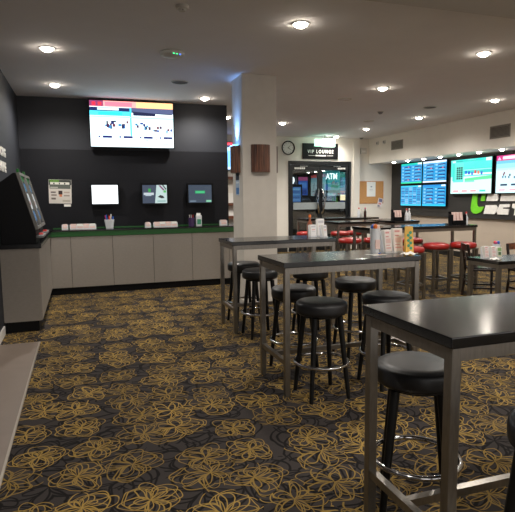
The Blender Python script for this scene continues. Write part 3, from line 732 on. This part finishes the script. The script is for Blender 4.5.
# lounge furniture seen through the glass
t = empty('cash_machine', (7.68, 15.25, 0), 0, 'teal lit cash machine with white ATM lettering behind the right glass door', 'cash machine')
MB().box(-.32, .32, .02, .6, 0, 2.42, .01).build('cabinet', 'black', t)
picture('lit_header', .60, .62, [(0, 0, 1, 1, (26, 118, 122)), (.1, .7, .45, 1., (40, 90, 160)), (.5, .62, .9, .9, (20, 60, 80))], 'teal', t).location = (0, .018, 2.08)
text('lettering', 'ATM', .27, 'wled', t, (0, .010, 2.20), extrude=.003, sx=.74, bold=.004)
picture('display', .34, .26, [(0, 0, 1, 1, (110, 130, 150)), (.1, .1, .9, .4, (170, 190, 200))], 'screendim', t).location = (0, .018, 1.55)
MB().box(-.2, .2, -.06, .02, 1.15, 1.2, .005).build('keypad_shelf', 'grey', t)
def slot(x, y, w, z0, z1, rects, label, mt='screendim'):
    t = empty('gaming_machine', (x, y, 0), 0, label, 'gaming machine', 'gaming machines behind the glass doors')
    MB().box(-w/2-.05, w/2+.05, .02, .5, 0, z1+.08, .01).build('cabinet', 'black', t)
    picture('display', w, z1-z0, rects, mt, t).location = (0, .018, (z0+z1)/2)
    MB().prism([(.02, z0-.2), (-.18, z0-.22), (-.18, z0-.16), (.02, z0-.08)], 'x', -w/2-.03, w/2+.03).build('button_deck', 'grey', t)
SB = [(0, 0, 1, 1, (70, 116, 176)), (.08, .1, .9, .2, (120, 170, 210)), (.08, .3, .9, .36, (40, 80, 140)), (.08, .45, .9, .55, (100, 150, 200)), (.08, .65, .9, .72, (40, 80, 140)), (.08, .8, .9, .9, (110, 150, 200))]
slot(6.54, 15.5, .36, 1.40, 1.88, SB, 'gaming machine with pale blue screen behind the left glass door')
slot(7.08, 16.15, .34, 1.62, 2.22, [(0, 0, 1, 1, (50, 90, 170)), (0, 0, 1, .2, (170, 80, 120)), (.1, .3, .9, .6, (80, 130, 200)), (.1, .7, .9, .95, (30, 60, 130))], 'gaming machine with pink topped screen behind the door joint')
slot(8.42, 15.9, .26, 1.3, 2.2, [(0, 0, 1, 1, (40, 66, 130)), (0, .1, 1, .14, (120, 140, 190)), (0, .3, 1, .34, (120, 140, 190)), (0, .5, 1, .56, (190, 80, 90)), (0, .7, 1, .76, (60, 100, 190))], 'narrow gaming machine with dark blue screen at the right door edge')
t = empty('lounge_lamp', (6.72, 16.3, 2.9), 0, 'bright white pendant lamp glimpsed behind the left glass door', 'lamp')
MB().rod((0, 0, 0), (0, 0, -.65), .008).build('cord', 'black', t)
MB().lathe([(0, -.92), (.06, -.90), (.11, -.80), (.09, -.70), (.03, -.65), (0, -.65)], n=20).build('globe', 'wled', t, smooth=50)
t = empty('lounge_lamp', (8.25, 15.45, 0), 0, 'low cream lit lamp glimpsed behind the right glass door', 'lamp')
MB().rod((0, 0, 0), (0, 0, 1.45), .02).lathe([(0, 0), (.14, 0), (.13, .02), (0, .02)], n=20).build('stand', 'black', t)
MB().lathe([(.16, 1.44), (.16, 1.62), (.155, 1.62), (.155, 1.44)], n=24).build('shade', emit_mat('lamp shade glow', (255, 226, 180), .8), t, smooth=40)
ld = bpy.data.lights.new('lounge_glow', 'POINT'); ld.energy = 14; ld.color = (.6, .75, 1); ld.shadow_soft_size = .1
ob = bpy.data.objects.new('lounge_glow', ld); COL.objects.link(ob); ob.parent = bpy.data.objects['lounge_lamp']; ob.location = (0, 0, -1.05)

# ------------------------------------------------------------------ bar tables
def bar_table(loc, L, W, label, group, h=1.06, rail=True, leg=.042, name='bar_table', cat='table'):
    t = empty(name, loc, 0, label, cat, group)
    MB().box(0, L, 0, W, h-.042, h, .005).build('tabletop', 'tabletop', t)
    i = .012; z1 = h-.043; z0 = z1-.05
    MB().box(i+leg, L-i-leg, i+.004, i+leg-.004, z0, z1).box(i+leg, L-i-leg, W-i-leg+.004, W-i-.004, z0, z1).box(i+.004, i+leg-.004, i+leg, W-i-leg, z0, z1).box(L-i-leg+.004, L-i-.004, i+leg, W-i-leg, z0, z1).build('apron', 'steel', t)
    for x in (i, L-i-leg):
        for y in (i, W-i-leg): MB().box(x, x+leg, y, y+leg, .008, z1, .002, 1).lathe([(0, 0), (leg*.4, 0), (leg*.4, .0079), (0, .0079)], (x+leg/2, y+leg/2, 0), 12).build('leg', 'steel', t)
    if rail:
        r = MB(); zr = .27
        for x in (i+.004, L-i-leg+.004): r.box(x, x+leg-.008, i+leg, W-i-leg, zr-.018, zr+.018)
        r.box(i+leg-.004, L-i-leg+.004, W/2-.017, W/2+.017, zr-.018, zr+.018)
        r.build('foot_rail', 'steel', t)
    return t
BG = 'black topped steel bar tables on the left'
bar_table((1.2, 1.46, 0), 1.25, .61, 'large black topped steel bar table nearest the camera, lower right', BG)
bar_table((1.435, 3.635, 0), 1.225, .62, 'black topped steel bar table in the middle, holding menus and a yellow card', BG)
bar_table((1.6, 5.62, 0), 1.30, .62, 'black topped steel bar table standing in front of the pillar', BG)
FG = 'steel framed high tables with red stools'
bar_table((4.29, 7.15, 0), 2.04, .62, 'long black topped high table with red stools, nearest the blue screens', FG, rail=False)
bar_table((4.72, 9.12, 0), .92, .60, 'short black topped high table behind the long one, before the doors', FG, rail=False)
bar_table((5.90, 8.95, 0), .58, 1.2, 'narrow high table holding a menu caddy below the four odds boards', FG, rail=False)
bar_table((4.87, 10.9, 0), 1.87, .62, 'farthest long high table in front of the double doors and cork board', FG, rail=False)
bar_table((4.78, 5.02, 0), 1.2, .56, 'low black dining table with menus at the right edge, dark chairs around it', 'dining tables', h=.75, rail=False, leg=.05, name='dining_table')

# ------------------------------------------------------------------ stools
def make_stool(name, seatm, label, group):
    t = empty(name, (0, 0, 0), 0, label, 'stool', group)
    MB().lathe([(0, .653), (.185, .655), (.198, .665), (.201, .683), (.201, .724), (.197, .738), (.188, .746), (.184, .7465), (.178, .752), (.14, .757), (.07, .760), (0, .761)], n=48).build('seat', seatm, t, smooth=50)
    MB().lathe([(0, .635), (.15, .635), (.15, .653), (0, .653)], n=24).build('seat_base', 'blackleg', t)
    for a, b in ((1, 1), (1, -1), (-1, 1), (-1, -1)):
        MB().rod((.158*a, .158*b, 0), (.105*a, .105*b, .638), .016, .024, n=12).build('leg', 'blackleg', t, smooth=50)
    MB().torus(.209, .0135, (0, 0, .27), 56).build('foot_ring', 'chrome', t, smooth=80)
    return t
KG = 'round black vinyl stools with chrome foot rings'
st = make_stool('bar_stool', 'vinyl', 'round black stool tucked under the nearest bar table', KG)
st.location = (1.515, 2.085, 0); st.rotation_euler = (0, 0, -.56)
for x, y, rz, lab in ((1.745, 3.63, .0, 'round black stool at the front of the middle bar table, fully in view'),
                   (1.79, 4.30, .1, 'round black stool at the back left of the middle bar table'),
                   (2.42, 5.32, -.06, 'round black stool at the right front of the table before the pillar'),
                   (1.88, 5.50, .03, 'round black stool at the front of the bar table standing before the pillar'),
                   (1.90, 6.18, .08, 'round black stool between the pillar and its bar table, far left one'),
                   (2.53, 4.50, .0, 'round black stool at the back right of the middle bar table'),
                   (2.36, 3.68, .1, 'round black stool partly hidden behind the nearest table top'),
                   (1.600, 1.318, .1, 'round black stool seat cut off by the lower right picture edge')):
    copy_tree(st, (x, y, 0), rz, lab)
def make_red(label):
    t = empty('red_stool', (0, 0, 0), 0, label, 'stool', 'red seated steel stools')
    MB().lathe([(0, .700), (.19, .702), (.207, .713), (.211, .735), (.209, .760), (.195, .780), (.12, .795), (0, .80)], n=40).build('seat', 'redvinyl', t, smooth=50)
    MB().box(-.17, .17, -.17, .17, .68, .6995).build('seat_base', 'steel', t)
    for a in (-1, 1):
        for b in (-1, 1): MB().box(.15*a-.019, .15*a+.019, .15*b-.019, .15*b+.019, 0, .68, .002, 1).build('leg', 'steel', t)
    r = MB()
    for a in (-1, 1): r.box(-.131, .131, .15*a-.012, .15*a+.012, .20, .235).box(.15*a-.012, .15*a+.012, -.131, .131, .20, .235)
    r.build('foot_rail', 'steel', t)
    return t
rs = make_red('red stool at the left end of the long high table, behind the yellow card'); rs.location = (4.72, 6.74, 0)
for x, y, lab in ((5.43, 7.06, 'red stool with steel legs at the long high table, middle one'), (5.94, 7.03, 'red stool with steel legs at the right end of the long high table'),
                  (5.71, 8.13, 'red stool before the narrow high table below the odds boards'), (4.72, 8.62, 'red stool at the left of the short high table'), (5.18, 8.50, 'red stool at the right of the short high table'),
                  (5.45, 10.4, 'red stool in front of the farthest long table, middle one'), (5.87, 10.46, 'red stool in front of the farthest long table, rightmost'), (4.74, 10.66, 'red stool at the left end of the farthest long table')):
    copy_tree(rs, (x, y, 0), 0, lab)

# ------------------------------------------------------------------ dining chairs
def make_chair(label, wood='darkwood', backwood=None):
    t = empty('dining_chair', (0, 0, 0), 0, label, 'chair', 'dark wooden chairs at the dining table')
    # faces +Y, back at -Y
    MB().box(-.21, .21, -.20, .22, .43, .462, .01).build('seat', wood, t)
    MB().box(-.185, .185, -.17, .19, .4625, .478, .007).build('seat_pad', 'blackgloss', t)
    for a in (-1, 1):
        MB().rod((.185*a, .19, 0), (.185*a, .19, .43), .019, .024, square=True).build('leg', wood, t)
        MB().tube([(.19*a, -.24, 0), (.19*a, -.205, .25), (.19*a, -.2, .45), (.19*a, -.222, .62), (.19*a, -.258, .82)], .021, 8).build('back_post', wood, t, smooth=50)
    r = MB()
    for i in range(8):
        x0, x1 = -.2+.05*i, -.2+.05*(i+1); f = lambda x: -.257-.035*(1-(x/.2)**2)
        r.prism([(x0, f(x0)-.012), (x1, f(x1)-.012), (x1, f(x1)+.012), (x0, f(x0)+.012)], 'z', .73, .83)
    r.build('top_rail', backwood or wood, t)
    MB().box(-.18, .18, -.232, -.214, .575, .615).build('back_slat', backwood or wood, t)
    MB().box(-.17, .17, .18, .2, .2, .225).box(-.195, -.175, -.19, .18, .16, .185).box(.175, .195, -.19, .18, .16, .185).box(-.17, .17, -.216, -.198, .24, .265).build('stretcher', wood, t)
    return t
ch = make_chair('dark wooden dining chair left of the low dining table, back to the red stools'); ch.location = (5.74, 6.36, 0); ch.rotation_euler = (0, 0, math.radians(-118))
def rechair(x, y, deg, lab, bw=None):
    c = copy_tree(ch, (x, y, 0), math.radians(deg), lab)
    return c
rechair(6.24, 5.95, 176, 'wooden dining chair with curved brown back rail behind the low dining table')
rechair(5.36, 4.80, 12, 'dark wooden dining chair in front of the low dining table at the right picture edge')
for k in kids(bpy.data.objects['dining_chair.001']):
    if k.name.startswith('top_rail'):
        k.data = k.data.copy(); k.data.materials[0] = M['brownwood']; k['label'] = 'brown curved top rail'

# ------------------------------------------------------------------ things on the tables
def brochure(name, loc, w, h, rz, label, group, rects, lean=.12, dp=.05, cat='brochure holder'):
    t = empty(name, loc, rz, label, cat, group)
    MB().prism([(-.02, 0), (dp, 0), (dp+lean*h*.4, h*.96), (dp+lean*h*.4-.004, h*.96), (.0+.004, .012), (-.02, .012)], 'x', -w/2, w/2).build('holder', 'clearplastic', t)
    MB().prism([(-.012, .013), (dp-.008, .013), (dp+lean*h*.4-.008, h), (lean*h-.012, h)], 'x', -w/2+.005, w/2-.005).build('brochures', 'paper', t)
    o = picture('print', w-.014, h*.92, rects, 'print', t); o.location = (0, -.0125+lean*h*.5-.002, h*.5+.008); o.rotation_euler = (-math.atan(lean), 0, 0)
    return t
PK = [(0, 0, 1, 1, (246, 236, 234)), (.12, .08, .7, .16, (230, 168, 168)), (.15, .28, .6, .34, (226, 170, 168)), (.15, .4, .85, .62, (240, 208, 204)), (.15, .7, .7, .74, (226, 172, 172)), (.15, .82, .85, .88, (230, 180, 176))]
PG = [(0, 0, 1, 1, (226, 230, 214)), (.1, .1, .9, .4, (150, 190, 120)), (.2, .5, .8, .8, (70, 110, 60)), (.1, .85, .9, .92, (200, 190, 150))]
PW = [(0, 0, 1, 1, (236, 234, 234)), (.1, .1, .9, .25, (200, 200, 206)), (.2, .4, .8, .5, (224, 180, 180)), (.2, .6, .8, .64, (190, 190, 200))]
MG = 'pink and white brochure holders on the tables'
Z = 1.06
def tub(loc, label, cols, r=.045, h=.19, m='clearplastic'):
    t = empty('condiment_tub', loc, 0, label, 'tub', 'tubs of packets on the tables')
    MB().lathe([(0, 0), (r*.85, 0), (r, h), (r-.004, h), (r*.85-.004, .006), (0, .006)], n=20).build('tub', m, t, smooth=40)
    for i, c in enumerate(cols):
        a = i*2*PI/len(cols)+.4
        MB().lathe([(0, h-.02), (.014, h-.012), (.019, h+.008), (.015, h+.026), (0, h+.032)], (.022*math.cos(a), .022*math.sin(a), .008*(i % 2)), 12).build('packet', c, t, smooth=60)
    w = MB().box(-.022, .022, -r-.002, -r+.004, .04, .12); w.build('tub_label', 'pinkpaper', t)
    return t
# middle table (front-left 1.435,3.635)
tub((2.42, 3.97, Z), 'tall pale tub topped with blue and red packets on the middle bar table', ['redplastic', 'blueplastic', 'blueplastic', 'orangeplastic', 'pinkpaper'], h=.215)
brochure('brochure_holder', (2.525, 3.93, Z), .085, .20, .12, 'left pink brochure holder beside the tub on the middle bar table', MG, PK)
brochure('brochure_holder', (2.625, 3.93, Z), .095, .21, -.15, 'right pink brochure holder next to the yellow card on the middle bar table', MG, PK)
t = empty('table_card', (2.648, 3.80, Z), -.12, 'upright yellow card with green design at the end of the middle bar table', 'card')
MB().prism([(-.02, 0), (.03, 0), (.012, .235), (.006, .235)], 'x', -.036, .036).build('card', 'yellowcard', t)
g = MB()
for i in range(7):
    g.lathe([(0, 0), (.014, 0), (.014, .002), (0, .002)], (.010*(-1)**i, .05+.022*i, 0), 10)
o = g.build('green_design', 'tealprint', t); o.rotation_euler = (PI/2-.105, 0, 0); o.location = (0, -.0195, 0)
t = empty('paper_napkin', (2.585, 3.71, Z), .3, 'crumpled white paper napkin at the foot of the yellow card', 'napkin')
nb = bmesh.new(); bmesh.ops.create_grid(nb, x_segments=10, y_segments=8, size=.5)
for v in nb.verts:
    u, w_ = v.co.x, v.co.y
    v.co = Vector((u*.13, w_*.09, .012+.010*math.sin(9*u+4*w_)*math.cos(11*w_)+.012*(1-4*u*u)*(1-4*w_*w_)))
bmesh.ops.solidify(nb, geom=nb.faces[:], thickness=.003)
zm = min(v.co.z for v in nb.verts)
for v in nb.verts: v.co.z -= zm
q = MB(); q.bm.free(); q.bm = nb; q.build('napkin_sheet', 'paper', t, smooth=60)
t = empty('leaflet', (2.36, 3.85, Z), .25, 'flat printed leaflet lying left of the tub on the middle bar table', 'leaflet')
MB().box(-.08, .08, -.05, .05, 0, .003).build('sheet', 'paper', t)
o = picture('print', .155, .095, [(0, 0, 1, 1, (210, 205, 200)), (.1, .1, .6, .5, (120, 130, 130)), (.5, .5, .9, .9, (200, 160, 120))], 'print', t); o.rotation_euler = (-PI/2, 0, 0); o.location = (0, 0, .0033)
t = empty('blue_pen', (2.40, 3.86, Z+.003), .8, 'short blue pen lying by the tub on the middle bar table', 'pen')
MB().rod((-.03, 0, .006), (.03, 0, .006), .006, n=8).build('barrel', 'blueplastic', t); MB().rod((.0301, 0, .006), (.045, 0, .006), .006, .002, n=8).build('tip', 'white', t)
# table before the pillar
brochure('brochure_holder', (2.735, 5.93, Z), .09, .15, .1, 'small white brochure holder on the bar table before the pillar', MG, PW)
t = brochure('brochure_holder', (2.85, 5.95, Z), .10, .22, -.1, 'tall white brochure holder on the bar table before the pillar', MG, PW)
brochure('brochure_holder', (2.83, 5.80, Z), .07, .15, .3, 'short white card holder in front of the tall one, table before the pillar', MG, PW)
t = empty('sauce_bottle', (2.76, 6.09, Z), 0, 'brown sauce bottle behind the white brochures on the bar table before the pillar', 'bottle')
MB().lathe([(0, 0), (.032, 0), (.034, .02), (.034, .15), (.014, .20), (.013, .235), (0, .235)], n=18).build('bottle', mat('brown sauce', (150, 84, 58), .35), t, smooth=40)
MB().lathe([(0, .236), (.017, .236), (.015, .27), (0, .27)], n=14).build('cap', 'orangeplastic', t, smooth=40)
# caddies on the red stool tables
def caddy(x, y, label, w=.30):
    t = empty('menu_caddy', (x, y, Z), 0, label, 'caddy', 'black menu caddies with pink menus')
    MB().box(-w/2, w/2, 0, .12, 0, .012).box(-w/2, w/2, .108, .12, .012, .22).box(-w/2, -w/2+.01, 0, .108, .012, .17).box(w/2-.01, w/2, 0, .108, .012, .17).box(-w/2, w/2, 0, .008, .012, .07).build('caddy', 'black', t)
    n = 3
    for i in range(n):
        a = -w/2+.03+(w-.06)*i/n
        MB().prism([(.02, .012), (.05, .012), (.085, .21), (.055, .21)], 'x', a+.006, a+(w-.06)/n-.014).build('menu', 'pinkpaper', t)
    return t
def bottles(x, y, label, cols, h=.19):
    for i, (c, l2) in enumerate(cols):
        t = empty('sauce_bottle', (x+.085*i, y+.03*(i % 2), Z), 0, l2, 'bottle', label)
        MB().lathe([(0, 0), (.03, 0), (.033, .02), (.032, h*.65), (.014, h*.85), (.013, h), (0, h)], n=16).build('bottle', c, t, smooth=40)
        MB().lathe([(0, h+.0005), (.016, h+.0005), (.014, h+.03), (0, h+.035)], n=12).build('cap', ['redplastic', 'white', 'pinkplastic'][i % 3], t, smooth=40)
caddy(6.13, 7.36, 'black caddy of pink striped menus at the right end of the long high table', .28)
bottles(6.30, 7.40, 'bottles on the long high table', [('clearplastic', 'pale bottle with red cap beside the caddy on the long high table')], .18)
caddy(6.10, 9.1, 'small black caddy of pink menus on the narrow high table below the odds boards', .24)
bottles(6.28, 9.12, 'bottles on the narrow high table', [('clearplastic', 'clear bottle with red cap right of the caddy on the narrow high table'), ('clearplastic', 'clear bottle with white cap at the right edge of the narrow high table')], .21)
bottles(6.30, 11.08, 'bottles on the farthest table', [('clearplastic', 'pale bottle with red cap on the farthest table below the cork board'), ('shadedwhite', 'white bottle with white cap on the farthest table'), ('bottle', 'dark brown bottle on the farthest table, rightmost')], .20)
# dining table things
Z2 = .75
brochure('brochure_holder', (4.87, 5.33, Z2), .095, .155, .15, 'left pink brochure holder on the low dining table', MG, PK)
brochure('brochure_holder', (4.975, 5.32, Z2), .085, .15, -.05, 'right pink brochure holder on the low dining table', MG, PK)
brochure('brochure_holder', (5.065, 5.32, Z2), .08, .14, -.1, 'green picture card holder on the low dining table', MG, PG)
tub((5.13, 5.44, Z2), 'pale tub topped with magenta packets on the low dining table', ['pinkplastic', 'redplastic', 'pinkplastic', 'blueplastic'], .05, .17)
t = empty('drinking_glass', (5.00, 5.46, Z2), 0, 'clear empty tumbler behind the brochures on the low dining table', 'glass')
MB().lathe([(0, 0), (.03, 0), (.037, .13), (.034, .13), (.028, .008), (0, .008)], n=20).build('tumbler', glass_mat('tumbler glass', (.9, .93, .95), .16), t, smooth=40)
t = empty('paper_napkin', (4.87, 5.18, Z2), .2, 'crumpled white napkin at the left edge of the low dining table', 'napkin')
nb2 = bpy.data.objects['napkin_sheet'].copy(); COL.objects.link(nb2); nb2.parent = t

# ------------------------------------------------------------------ world, camera, colour management
for o in list(bpy.data.objects):
    b = o.name.split('.')[0]; p = o.parent
    if p is None: continue
    tgt = {'seat_pad': 'seat', 'seat_base': 'seat', 'slips': 'tray', 'slip_label': 'tray', 'diffuser': 'trim_ring', 'hour_marks': 'face', 'bezel': 'casing', 'grille': 'rim', 'small_lettering': 'board', 'tub_label': 'tub', 'lamp_opening': 'fluted_shade', 'indicator': 'housing', 'sensor_slot': 'housing', 'front_label': 'case', 'keypad_shelf': 'cabinet', 'button_deck': 'cabinet', 'added_blue_bar': 'fluted_shade'}.get(b)
    if tgt:
        for q in kids(p):
            if q.name.split('.')[0] == tgt and q.matrix_basis == Matrix.Identity(4): o.parent = q; break
w = bpy.data.worlds.new('World'); SC.world = w; w.use_nodes = True
w.node_tree.nodes['Background'].inputs[0].default_value = (1., .95, .9, 1); w.node_tree.nodes['Background'].inputs[1].default_value = .6  # even fill light added, enters where the room is left open behind the camera
cam = bpy.data.cameras.new('Camera'); co = bpy.data.objects.new('Camera', cam); COL.objects.link(co); SC.camera = co
Mx = [[0.9471530163465852, -0.32060374001979997, -0.010696051181715792], [-0.04554820833102055, -0.10140670181267619, -0.9938018120054465], [0.31753192649464296, 0.9417695698592047, -0.11065058944176119]]
rot = Matrix((Mx[0], [-v for v in Mx[1]], [-v for v in Mx[2]])).transposed()
co.matrix_world = Matrix.Translation((0, 0, 1.55)) @ rot.to_4x4()
cam.sensor_width = 36.; cam.sensor_fit = 'HORIZONTAL'; cam.lens = 522.67*36/515; cam.clip_start = .02; cam.clip_end = 100
vs = SC.view_settings; vs.view_transform = 'Standard'; vs.look = 'None'; vs.gamma = 1.; vs.use_curve_mapping = False; vs.exposure = 1.17
